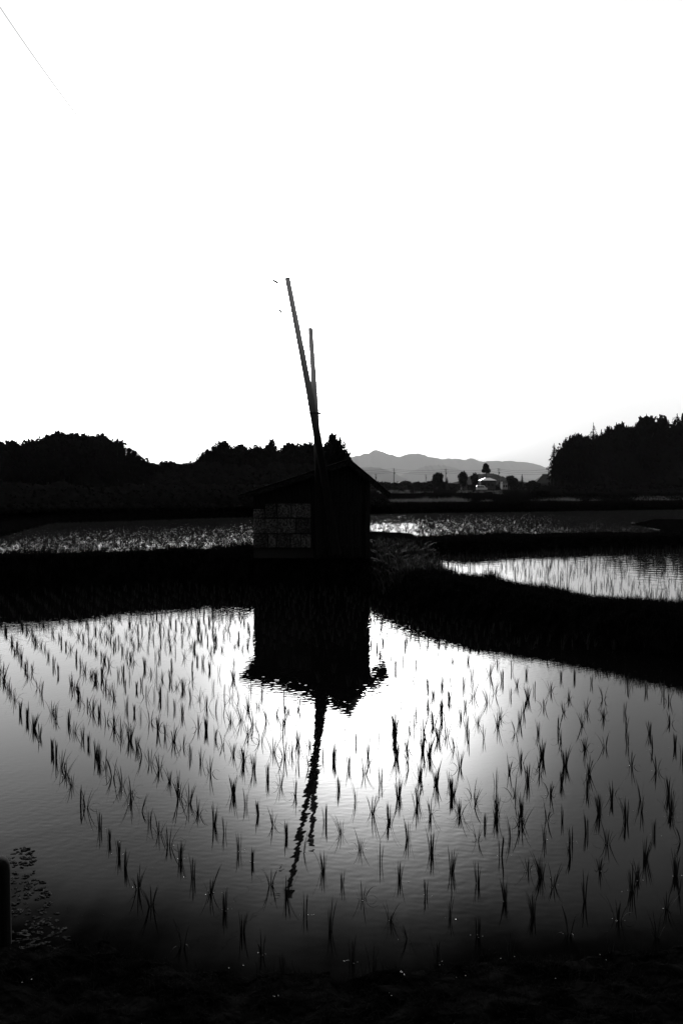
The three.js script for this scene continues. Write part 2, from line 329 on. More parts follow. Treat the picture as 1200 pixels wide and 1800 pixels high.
function tree(kind, px, topY, width, dist, name, label, group, baseY = null) {   // width in pixels of the frame, as the crown is seen
  const top = at(px, topY, dist), base = groundHeight(top.x, dist), h = top.y - base, k = KINDS[kind][treeCount++ % KINDS[kind].length];
  const t = thing(name, label, 'tree', [top.x, base, -dist], group), w = width * dist / F;
  const full = kind === 'broad' || kind === 'loose' ? 0.93 : 1;
  t.scale.set(w, h / full, w); t.rotation.y = treeCount * 2.1;
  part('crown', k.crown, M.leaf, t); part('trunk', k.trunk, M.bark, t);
  return t;
}
// the wood on the left, beyond the field
const WL = 'broadleaf trees of the wood beyond the far paddy';
const woodLeft = [[-14, 786, 62], [22, 780, 60], [58, 778, 48], [84, 769, 60], [114, 765, 74], [150, 768, 58], [178, 768, 66], [196, 778, 46], [300, 814, 62], [338, 813, 60], [369, 794, 34], [397, 780, 42], [424, 786, 52], [452, 787, 56], [480, 777, 30], [508, 783, 60], [538, 783, 54], [563, 790, 50], [268, 817, 50]];
const nth = (i) => ['first', 'second', 'third', 'fourth', 'fifth', 'sixth', 'seventh', 'eighth', 'ninth', 'tenth', 'eleventh', 'twelfth', 'thirteenth', 'fourteenth', 'fifteenth', 'sixteenth', 'seventeenth'][i];
const tallWood = woodLeft.filter((q) => q[0] < 210).sort((a, b) => b[0] - a[0]), lowWood = woodLeft.filter((q) => q[0] > 210).sort((a, b) => b[0] - a[0]);
for (const [list, words] of [[tallWood, 'rounded crown of the tall wood counted from the gap in the trees'], [lowWood, 'crown of the lower wood counted from the hut and poles']]) list.forEach(([px, y, w], i) => tree('broad', px, y, w * 1.22, 128 + (Math.abs(px) % 7) * 3 + (px < 260 ? 0 : 6), 'broadleaf_tree', `${nth(i)} ${words}`, WL));
tree('loose', 208, 780, 34, 122, 'broadleaf_tree', 'loose branching tree at the end of the tall wood, sky showing through its leaves');
tree('loose', 234, 793, 40, 121, 'broadleaf_tree', 'small ragged tree stepping down from the tall wood to the low hedge');
tree('loose', 252, 808, 34, 120, 'broadleaf_tree', 'lowest ragged sapling beside the gap in the wood');
tree('loose', 583, 768, 50, 60, 'broadleaf_tree', 'feathery crowned tree rising behind the hut roof beside the poles');
tree('loose', 606, 797, 34, 62, 'broadleaf_tree', 'short leafy tree showing just over the right slope of the hut roof');
// the cedar wood on the right
const WR = 'trees of the closed wood beyond the pool';
const cedars = [[1018, 768, 34], [1056, 754, 26], [1070, 757, 34], [1086, 752, 40], [1104, 749, 34], [1122, 746, 38], [1140, 738, 46], [1158, 737, 40], [1172, 741, 36], [1204, 734, 44], [1228, 730, 46], [1000, 782, 30], [1032, 772, 36], [1095, 757, 50], [1130, 748, 50], [1180, 745, 50], [1046, 765, 40]];
cedars.sort((a, b) => a[0] - b[0]).forEach(([px, y, w], i) => tree(i % 5 < 3 ? 'broad' : 'cone', px, y + (i % 5 < 3 ? 0 : 2), w * (i % 5 < 3 ? 1.5 : 2.3), 205 + (px % 9) * 3, 'forest_tree', `dark tree of the closed wood, ${nth(i)} one behind the slim knobbly cedar`, WR));
tree('slim', 973, 780, 30, 205, 'cedar_tree', 'slim knobbly cedar standing apart at the edge of the wood, low branches ragged');
tree('cone', 993, 769, 44, 208, 'cedar_tree', 'cedar next to the slim knobbly one at the edge of the wood');
tree('cone', 1008, 764, 48, 210, 'cedar_tree', 'pointed cedar second in from the edge of the wood');
tree('cone', 1042, 744, 42, 212, 'cedar_tree', 'tall narrow cedar whose tip stands clear above its neighbours');
tree('cone', 1189, 728, 76, 214, 'cedar_tree', 'tallest pointed cedar on the skyline of the wood');
// undergrowth that closes both woods
function thicket(name, list, far, seed) {
  const r = rng(seed), gs = [];
  for (const [px, y, w, own] of list) { const dist = own ?? far, top = at(px, y, dist), b = groundHeight(top.x, dist), h = top.y - b, rx = w * dist / F / 2; const lobes = [[top.x, b + h * 0.45, -dist, rx * 1.15, h * 0.55], [top.x + rx * 0.5, b + h * 0.3, -dist + 3, rx, h * 0.45]]; gs.push(LEAFY(r, lobes, 620, dist * 0.0022), lobeCore(lobes, 0.92, seed)); }
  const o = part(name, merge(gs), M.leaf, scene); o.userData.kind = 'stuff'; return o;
}
{
  const a = [], b = [], r = rng(77);
  for (let px = -60; px < 640; px += 26) a.push([px, (px > 250 && px < 350 ? 824 : 812) + 12 * r() + (px > 560 ? 20 : 0), 44]);
  for (let px = -60; px < 650; px += 24) { const d = lerp(46, 66, clamp((px + 60) / 700, 0, 1)); a.push([px, (px > 610 ? 872 : 846) + 12 * r(), 58, d]); a.push([px + 12, 876 + 6 * r(), 46, d - 1.5]); }
  tag(thicket('undergrowth', a, 138, 61), 'dense dark undergrowth closing the wood under its crowns', 'undergrowth');
  for (let px = 990; px < 1300; px += 15) { b.push([px, 777 - (px - 990) * 0.18 + 10 * r(), 38]); b.push([px, 835 + 8 * r(), 44]); }
  for (let px = 966; px < 1300; px += 22) { b.push([px, 851 + 9 * r(), 50, 110]); b.push([px, 872 + 6 * r(), 46, 92]); }
  tag(thicket('undergrowth', b, 222, 62), 'dense dark undergrowth filling the cedar wood', 'undergrowth');
}
// trees and hedges of the hamlet
tree('broad', 768, 832, 20, 330, 'garden_tree', 'round black garden tree under the second far utility pole');
tree('cone', 785, 838, 14, 340, 'garden_tree', 'small pointed garden tree right beside the round black one');
tree('loose', 813, 830, 20, 350, 'garden_tree', 'bare looking twiggy garden tree between the round tree and the metal roof');
tree('loose', 834, 833, 15, 345, 'garden_tree', 'small twiggy garden tree just before the metal roof');
tree('broad', 900, 837, 20, 340, 'garden_tree', 'rounded garden tree beside the house with the lit wall');
tree('cone', 917, 833, 12, 335, 'garden_tree', 'narrow pointed conifer beside the rounded garden tree');
tree('broad', 935, 845, 24, 330, 'garden_tree', 'low broad garden tree by the dark roofed house');
{
  const k = thing('lone_tree', 'lone tall tree with a dense high crown on a thin bare trunk', 'tree', [0, 0, 0]);
  const D = 450, top = at(853.5, 815, D), b = groundHeight(top.x, D), H = top.y - b, r = rng(5), u = D / F;
  k.position.set(top.x, b, -D);
  const lobes = [[0, H - 6.5 * u, 0, 4.6 * u, 6 * u], [-2.2 * u, H - 12 * u, 0, 4.4 * u, 3.4 * u], [2.4 * u, H - 12.5 * u, 1, 4.6 * u, 3.6 * u], [0, H - 3 * u, 0, 2.6 * u, 3 * u]];
  part('crown', merge([LEAFY(r, lobes, 1500, 0.5), lobeCore(lobes, 0.85, 3)]), M.leaf, k);
  part('trunk', bar(V(0, -0.5, 0), V(0, H - 8 * u, 0), 0.3, 0.16), M.bark, k);
}
{
  const c = [], r = rng(91);
  for (let px = 640; px < 990; px += 9) c.push([px, 846 + 7 * r() + (px > 838 && px < 880 ? 10 : 0) + (px > 800 && px < 845 ? 4 : 0), 15 + 8 * r()]);
  tag(thicket('hedge', c, 420, 63), 'dark garden hedges and shrubs running through the far hamlet', 'hedge');
}

// ---------------------------------------------------------------- houses, van, utility poles of the hamlet
function house(name, label, px, eaveY, ridgeY, wpx, dist, roofMat, wallMat, hip = 0.35, turn = 0) {
  const c = at(px, eaveY, dist), g = groundHeight(c.x, dist) - 0.3, e = c.y - g, rh = (eaveY - ridgeY) * dist / F, w = wpx * dist / F, d = Math.max(w * 0.7, 6);
  const t = thing(name, label, 'house', [c.x, g, -dist - d / 2]); t.rotation.y = turn;
  const iw = w * 0.86, id = d * 0.86;
  part('wall', box(iw, e, id, 0, e / 2, 0), wallMat, t);
  const a = w / 2, b = d / 2, q = a * (1 - hip * 2) , P = [-a, e, b, a, e, b, a, e, -b, -a, e, -b, -q, e + rh, 0, q, e + rh, 0];
  const roof = part('roof', geoOf(P, [0, 1, 5, 0, 5, 4, 2, 3, 4, 2, 4, 5, 1, 2, 5, 3, 0, 4, 0, 3, 2, 0, 2, 1]).toNonIndexed(), roofMat, t); roof.geometry.computeVertexNormals();
  part('ridge_cap', bar(V(-q - 0.3, e + rh + 0.05, 0), V(q + 0.3, e + rh + 0.05, 0), 0.22, 0.22), M.roofTile, roof);
  for (const s of [-0.55, 0.05, 0.55]) { const f = part('window', box(iw * 0.2, Math.min(1.5, e * 0.35), 0.12, s * iw * 0.5, e * 0.55, id / 2 + 0.04), M.houseWood, t); part('pane', box(iw * 0.17, Math.min(1.3, e * 0.3), 0.05, s * iw * 0.5, e * 0.55, id / 2 + 0.1), M.glass, f); }
  part('door', box(1, 2, 0.1, iw * 0.36, 1.05, id / 2 + 0.05), M.houseWood, t);
  return t;
}
house('house', 'dark house under a broad shining metal roof behind the parked van', 858, 844.5, 839, 30, 400, M.roofMetal, M.houseWood, 0.42);
house('house', 'pale walled house between the metal roof and the rounded garden tree', 889, 849, 846, 15, 410, M.roofTile, M.plaster, 0.3);
house('house', 'house with a steep dark roof against the edge of the cedar wood', 962, 850, 834, 46, 330, M.roofTile, M.houseWood, 0.4);
house('house', 'small house with a shining roof far behind the first utility pole', 699, 849, 846.5, 13, 520, M.roofMetal, M.plaster, 0.4);
house('shed', 'small shed with a dull metal roof beside the twiggy garden trees', 816, 846, 844, 10, 390, M.roofMetal, M.houseWood, 0.3);

{
  const D = 300, c = at(846, 861, D), y = groundHeight(c.x, D), t = thing('van', 'white minivan parked side on before the house with the metal roof', 'van', [c.x, y, -D]);
  const s = new THREE.Shape([[-1.95, 0.35], [1.9, 0.35], [2.0, 0.85], [1.35, 1.05], [0.85, 1.72], [0.6, 1.8], [-1.8, 1.8], [-1.95, 1.5]].map((p) => new THREE.Vector2(...p)));
  part('body', new THREE.ExtrudeGeometry(s, { depth: 1.5, bevelEnabled: true, bevelSize: 0.06, bevelThickness: 0.08, bevelSegments: 2 }).translate(0, 0, -0.75), M.paint, t);
  for (const [x0, x1] of [[-1.75, -0.85], [-0.75, 0.1], [0.18, 0.95]]) { const w = new THREE.Shape([[x0, 1.08], [x1, 1.08], [x1 > 0.5 ? x1 - 0.33 : x1, 1.6], [x0, 1.6]].map((p) => new THREE.Vector2(...p))); part('window', new THREE.ExtrudeGeometry(w, { depth: 0.02, bevelEnabled: false }).translate(0, 0, 0.825), M.glass, t); }
  for (const x of [-1.25, 1.25]) for (const z of [-0.7, 0.7]) { const w = part('wheel', new THREE.TorusGeometry(0.22, 0.09, 8, 18).translate(x, 0.31, z), M.rubber, t); part('rim', new THREE.CylinderGeometry(0.16, 0.16, 0.12, 12).rotateX(Math.PI / 2).translate(x, 0.31, z), M.steel, w); }
  part('headlight', box(0.06, 0.16, 0.3, 2.02, 0.75, 0.55), M.lamp, t); part('headlight', box(0.06, 0.16, 0.3, 2.02, 0.75, -0.55), M.lamp, t);
}
const poleTops = [];
for (const [px, y, D, label] of [[692, 823, 430, 'far utility pole beside the small shining roof, first from the hut'], [783, 824, 450, 'far utility pole above the round black garden tree'], [876, 823, 440, 'far utility pole beside the house with the broad metal roof'], [963.5, 824, 380, 'far utility pole against the slim cedar'], [660, 833, 520, 'small far utility pole nearest to the hut roof'], [748, 834, 600, 'small far utility pole between two taller ones'], [899, 838, 620, 'small far utility pole over the rounded garden tree']]) {
  const p = at(px, y, D), b = groundHeight(p.x, D), h = p.y - b, t = thing('utility_pole', label, 'utility pole', [p.x, b, -D], 'utility poles of the far hamlet');
  part('post', bar(V(0, -0.3, 0), V(0, h, 0), 0.24, 0.16), M.concrete, t);
  for (const k of [0.5, 1.4]) part('crossarm', box(2.2, 0.14, 0.14, 0, h - k, 0.2), M.steel, t);
  for (const x of [-0.95, -0.4, 0.4, 0.95]) part('insulator', new THREE.CylinderGeometry(0.06, 0.08, 0.22, 8).translate(x, h - 0.33, 0.2), M.lamp, t);
  part('transformer', new THREE.CylinderGeometry(0.24, 0.24, 0.8, 12).translate(0.4, h - 2.6, 0.3), M.concrete, t);
  poleTops.push([p.x, p.y, -D]);
}
function hang(a, b, sag, r, n = 18) { const pts = []; for (let i = 0; i <= n; i++) { const t = i / n; pts.push(V(lerp(a[0], b[0], t), lerp(a[1], b[1], t) - sag * 4 * t * (1 - t), lerp(a[2], b[2], t))); } return new THREE.TubeGeometry(new THREE.CatmullRomCurve3(pts), n * 2, r, 5); }
{
  const line = [[poleTops[0][0] - 40, poleTops[0][1] - 0.5, -420], poleTops[0], poleTops[1], poleTops[2], poleTops[3]];
  for (const [dy, dx, word] of [[-0.3, -0.9, 'upper'], [-1.3, 0.9, 'middle'], [-2.2, 0.2, 'lowest']]) tag(part('power_cable', merge([0, 1, 2, 3].map((i) => hang([line[i][0] + dx, line[i][1] + dy, line[i][2]], [line[i + 1][0] + dx, line[i + 1][1] + dy, line[i + 1][2]], 0.9, 0.045))), M.wire, scene), `${word} of the three far power cables strung between the hamlet poles`, 'cable', 'far power cables');
}

// ---------------------------------------------------------------- hut
{
  const hut = thing('hut', 'small stone and timber pump hut on the levee in the middle of the paddies', 'hut', [0, 0, 0]);
  const Z = 15.5, r = rng(404), X0 = -1.716, X1 = 0.555, XC = -0.585, floorY = 0.5, depth = 1.9;
  const apexX = 0.145, apexY = 2.45, eaveL = [-1.975, 1.765], eaveR = [0.93, 1.80];
  const slopeY = (x) => (x < apexX ? lerp(eaveL[1], apexY, (x - eaveL[0]) / (apexX - eaveL[0])) : lerp(apexY, eaveR[1], (x - apexX) / (eaveR[0] - apexX)));
  // the body behind the stones and boards, with walls that have thickness
  const sh = (pts) => new THREE.Shape(pts.map((p) => new THREE.Vector2(...p)));
  const gable = sh([[X0, floorY], [X1, floorY], [X1, slopeY(X1) - 0.03], [apexX, apexY - 0.03], [X0, slopeY(X0) - 0.03]]);
  const wall = part('wall', merge([new THREE.ExtrudeGeometry(gable, { depth: 0.12, bevelEnabled: false }).translate(0, 0, -Z - 0.2), new THREE.ExtrudeGeometry(gable, { depth: 0.12, bevelEnabled: false }).translate(0, 0, -Z - depth), box(0.12, slopeY(X0) - floorY - 0.1, depth - 0.4, X0 + 0.06, (slopeY(X0) + floorY - 0.1) / 2, -Z - depth / 2), box(0.12, slopeY(X1) - floorY - 0.1, depth - 0.4, X1 - 0.06, (slopeY(X1) + floorY - 0.1) / 2, -Z - depth / 2)]), M.mortar, hut);
  // courses of tuff blocks up to the corner post, stepped at the top
  const yOf = (py) => EYE - (py - HORIZON) / F * Z, xOf = (px) => (px - 600) / F * Z;
  const courses = [[939, 963, [445, 471, 486, 511, 529, 547]], [911.5, 938, [445, 465, 488, 520, 547]], [885, 910.5, [466, 487, 512, 547]]];
  for (const [ya, yb, cuts] of courses) for (let i = 0; i + 1 < cuts.length; i++) {
    const a = xOf(cuts[i]), b = xOf(cuts[i + 1]), h = yOf(ya) - yOf(yb), g = chamferBox(b - a - 0.012, h - 0.012, 0.13, 0.01, 0.008, r), u = g.attributes.uv;
    for (let k = 0; k < u.count; k++) u.setXY(k, u.getX(k) * 1.3 + i * 0.37, u.getY(k) * 1.3 + ya * 0.13);
    const s = part('stone', g, r() < 0.35 ? M.stoneDark : M.stone, wall); s.position.set((a + b) / 2, (yOf(ya) + yOf(yb)) / 2, -Z - 0.02 + 0.012 * (r() - 0.5)); s.rotation.z = 0.008 * (r() - 0.5);
  }
  { const a = xOf(445), b = xOf(465), g = chamferBox(b - a - 0.012, 0.17, 0.13, 0.01, 0.006, r), s = part('stone', g, M.stone, wall); s.position.set((a + b) / 2, yOf(902.5), -Z - 0.02); }
  // boarding above the stones and the plank door beside them
  for (let i = 0, n = 9; i < n; i++) {
    const a = lerp(X0, XC, i / n), b = lerp(X0, XC, (i + 1) / n), y0 = yOf(i < 2 ? 895.5 : 884), y1 = slopeY(a) - 0.05;
    part('board', box(b - a - 0.008, y1 - y0, 0.03, (a + b) / 2, (y0 + y1) / 2, -Z - 0.045 + 0.008 * r()), M.board, wall);
  }
  for (let i = 0, n = 9; i < n; i++) {
    const a = lerp(XC + 0.03, X1, i / n), b = lerp(XC + 0.03, X1, (i + 1) / n), y1 = Math.min(slopeY(a), slopeY(b)) - 0.05;
    part('board', box(b - a - 0.008, y1 - floorY, 0.03, (a + b) / 2, (floorY + y1) / 2, -Z - 0.045 + 0.01 * r()), M.board, wall);
  }
  const door = part('door', box(0.74, 1.05, 0.04, 0.02, floorY + 0.62, -Z + 0.005), M.board, hut);
  for (let i = 0; i < 5; i++) part('plank', box(0.14, 1.03, 0.02, 0.02 - 0.296 + i * 0.148, floorY + 0.62, -Z + 0.036), M.board, door);
  part('batten', box(0.74, 0.07, 0.02, 0.02, floorY + 0.95, -Z + 0.057), M.board, door); part('batten', box(0.74, 0.07, 0.02, 0.02, floorY + 0.3, -Z + 0.057), M.board, door);
  part('handle', bar(V(-0.27, floorY + 0.58, -Z + 0.08), V(-0.27, floorY + 0.7, -Z + 0.08), 0.01, 0.01), M.wire, door);
  part('corner_post', box(0.09, slopeY(X1) - floorY - 0.06, 0.1, X1 - 0.045, (slopeY(X1) + floorY - 0.06) / 2, -Z - 0.005), M.board, hut);
  // two corrugated slopes, a ridge cap and barge boards
  const z0 = -Z + 0.22, z1 = -Z - depth - 0.2;
  const slope = (A, B) => {
    const pos = [], idx = [], uv = [], n = 64, L = Math.hypot(B[0] - A[0], B[1] - A[1]), nx = -(B[1] - A[1]) / L, ny = (B[0] - A[0]) / L, up = ny > 0 ? 1 : -1;
    for (let i = 0; i <= n; i++) for (const [e, off] of [[0, 0.028], [1, 0.028], [1, 0.024], [0, 0.024]]) { const z = lerp(z0, z1, i / n), c = off + 0.009 * Math.sin(i * Math.PI / 2), p = e ? B : A; pos.push(p[0] + nx * up * c, p[1] + ny * up * c, z); uv.push(e * L, z); }
    for (let i = 0; i < n; i++) for (let k = 0; k < 4; k++) { const a = i * 4 + k, b = i * 4 + (k + 1) % 4; idx.push(a, b, b + 4, a, b + 4, a + 4); }
    return geoOf(pos, idx, uv);
  };
  const roof = part('roof', slope(eaveL, [apexX, apexY]), M.sheet, hut);
  part('roof_slope', slope([apexX, apexY], eaveR), M.sheet, roof);
  part('ridge_cap', bar(V(apexX, apexY + 0.03, z0 + 0.02), V(apexX, apexY + 0.03, z1 - 0.02), 0.05, 0.05), M.sheet, roof);
  const lathe = (A, B, z) => { const g = box(Math.hypot(B[0] - A[0], B[1] - A[1]), 0.09, 0.03); g.rotateZ(Math.atan2(B[1] - A[1], B[0] - A[0])); return g.translate((A[0] + B[0]) / 2, (A[1] + B[1]) / 2 - 0.045, z); };
  part('barge_board', lathe(eaveL, [apexX, apexY], z0 - 0.03), M.board, roof); part('barge_board', lathe([apexX, apexY], eaveR, z0 - 0.03), M.board, roof);
  for (const x of [-1.7, -0.9, 0.5]) part('purlin', box(0.07, 0.07, z0 - z1 - 0.1, x, slopeY(x) - 0.05, (z0 + z1) / 2), M.board, roof);
}

// ---------------------------------------------------------------- the two leaning poles and the old wire
function leanPole(name, label, top, foot, r0, r1, seed) {
  const r = rng(seed), pos = [], col = [], idx = [], uv = [], n = 40, m = 14, d = new THREE.Vector3().subVectors(top, foot), bendX = 0.03;
  for (let i = 0; i <= n; i++) for (let j = 0; j <= m; j++) {
    const t = i / n, a = j / m * 6.2832, rr = lerp(r0, r1, t) * (1 + 0.05 * (noise(Math.cos(a) * 2 + 5, t * 22, seed) - 0.5)), c = foot.clone().addScaledVector(d, t);
    pos.push(c.x + bendX * Math.sin(t * Math.PI) + Math.cos(a) * rr, c.y, c.z + Math.sin(a) * rr); uv.push(j / m, t * 6);
    const w = (0.006 + 0.85 * Math.pow(smooth(0.36, 1.1, t), 1.1)) * (0.7 + 0.6 * noise(j * 0.7, t * 9, seed + 4)); col.push(Math.min(w, 0.85), Math.min(w, 0.85), Math.min(w, 0.85));      // glare painted into the colour: pale towards the top, near black at the foot
  }
  for (let i = 0; i < n; i++) for (let j = 0; j < m; j++) { const a = i * (m + 1) + j; idx.push(a, a + 1, a + m + 2, a, a + m + 2, a + m + 1); }
  const t = thing(name, label, 'pole', [foot.x, foot.y, foot.z]);
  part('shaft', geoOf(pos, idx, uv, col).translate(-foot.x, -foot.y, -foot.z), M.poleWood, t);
  const cap = new THREE.CylinderGeometry(r1 * 0.97, r1 * 1.0, 0.03, 14); cap.setAttribute('color', new THREE.Float32BufferAttribute(new Float32Array(cap.attributes.position.count * 3).fill(0.35), 3));
  part('end_grain', cap.translate(top.x - foot.x, top.y - foot.y + 0.012, top.z - foot.z), M.poleWood, t);
  return t;
}
const PZ = 15.02;
const tallTop = at(505.5, 491, PZ), tallFoot = at(592, 975, PZ), shortTop = at(545.5, 579, PZ + 0.1), shortFoot = at(563, 975, PZ + 0.17);
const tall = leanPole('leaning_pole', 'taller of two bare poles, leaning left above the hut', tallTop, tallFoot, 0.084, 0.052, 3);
for (const [t, a] of [[0.68, 2.6], [0.45, 0.3], [0.54, 3.3]]) { const p = tallFoot.clone().lerp(tallTop, t).sub(tallFoot); part('step_bolt', bar(p.clone().add(V(-0.06 * Math.sign(Math.cos(a) + 0.01) * -1, 0, 0)), p.clone().add(V(Math.cos(a) * 0.1, 0.02, 0.03)), 0.012, 0.012, 6), M.steel, tall); }
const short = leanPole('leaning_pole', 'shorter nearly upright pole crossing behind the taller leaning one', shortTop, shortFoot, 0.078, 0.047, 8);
{ const p = at(554, 727, PZ).sub(shortFoot); part('lashing', new THREE.TorusGeometry(0.1, 0.014, 6, 18).rotateX(Math.PI / 2).translate(p.x, p.y, p.z + 0.05), M.wire, short); }
function oldWire(label, a, b, u0, r, drop) {
  const f = (u) => V(u0.x - 0.375 * u, u0.y - drop * u + 0.0642 * u * u, u0.z + u), pts = []; for (let i = 0; i <= 40; i++) pts.push(f(lerp(a, b, i / 40)));
  const o = tag(part('overhead_wire', new THREE.TubeGeometry(new THREE.CatmullRomCurve3(pts), 160, r, 6), M.wire, scene), label, 'wire');
  return [o, f];
}
{
  const [w, f] = oldWire('thin overhead wire running from the tall leaning pole up over the paddy', 0, 10.4, tallTop.clone().add(V(0, -0.08, 0)), 0.0032, 0.262);
  const s = f(0.42); part('wire_sleeve', bar(f(0.38), f(0.38).add(V(-0.1, 0.05, 0.03)), 0.024, 0.021), M.steel, w);
  const start = at(510, 548, PZ);
  const [w2, f2] = oldWire('thinner second wire leaving the tall leaning pole lower down', 0, 10.4, start, 0.0022, 0.30);
  part('wire_sleeve', bar(f2(0.36), f2(0.36).add(V(-0.035, 0.05, 0.03)), 0.02, 0.022), M.steel, w2);
  part('wire_clip', new THREE.SphereGeometry(0.009, 8, 6).translate(f2(0.55).x, f2(0.55).y - 0.03, f2(0.55).z), M.steel, w2);
}

// ---------------------------------------------------------------- rice seedlings
function blade(h, lean, az, curl, w, r0) {                       // a folded tapering leaf
  const pos = [], idx = [], n = 5, ca = Math.cos(az), sa = Math.sin(az);
  for (let i = 0; i <= n; i++) {
    const t = i / n, out = r0 + lean * h * (0.35 * t + 0.65 * t * t), y = -0.03 + (h + 0.03) * (t - curl * t * t * t), hw = w * 0.5 * Math.pow(1 - t, 0.65) * (0.75 + 0.5 * t) + 0.0002;
    pos.push(ca * out - sa * hw, y, sa * out + ca * hw, ca * out * 0.98 + ca * hw * 0.35, y - hw * 0.3, sa * out * 0.98 + sa * hw * 0.35, ca * out + sa * hw, y, sa * out - ca * hw);
    if (i < n) { const o = i * 3; for (const k of [0, 1]) idx.push(o + k, o + k + 1, o + k + 4, o + k, o + k + 4, o + k + 3); }
  }
  return geoOf(pos, idx);
}
function seedlingLeaves(seed, style) {
  const r = rng(seed), out = [], n = { tight: 9, spread: 8, single: 4, droopy: 7, thick: 13 }[style];
  for (let i = 0; i < n; i++) {
    const az = r() * 6.2832, e = r(), droop = (style === 'droopy' && i > n - 3) || (style === 'spread' && i === n - 1);
    const h = (droop ? 0.075 + 0.04 * r() : 0.085 + 0.06 * r()), lean = droop ? 0.55 + 0.45 * r() : style === 'tight' || style === 'single' ? 0.05 + 0.2 * e * e : style === 'thick' ? 0.08 + 0.3 * e : 0.15 + 0.45 * e;
    out.push(blade(h * (style === 'single' ? 1.15 : 1), lean, az, droop ? 0.5 + 0.15 * r() : 0.06 + 0.1 * r(), 0.006 + 0.003 * r(), 0.003 + 0.009 * r()));
  }
  return out;
}
const STYLES = ['tight', 'spread', 'tight', 'droopy', 'thick', 'tight', 'spread', 'single', 'thick', 'droopy', 'tight', 'spread', 'tight', 'spread', 'single', 'droopy'];
const RICE = STYLES.map((s, i) => { const leaves = seedlingLeaves(900 + i * 7, s); return { leaves, whole: merge(leaves) }; });
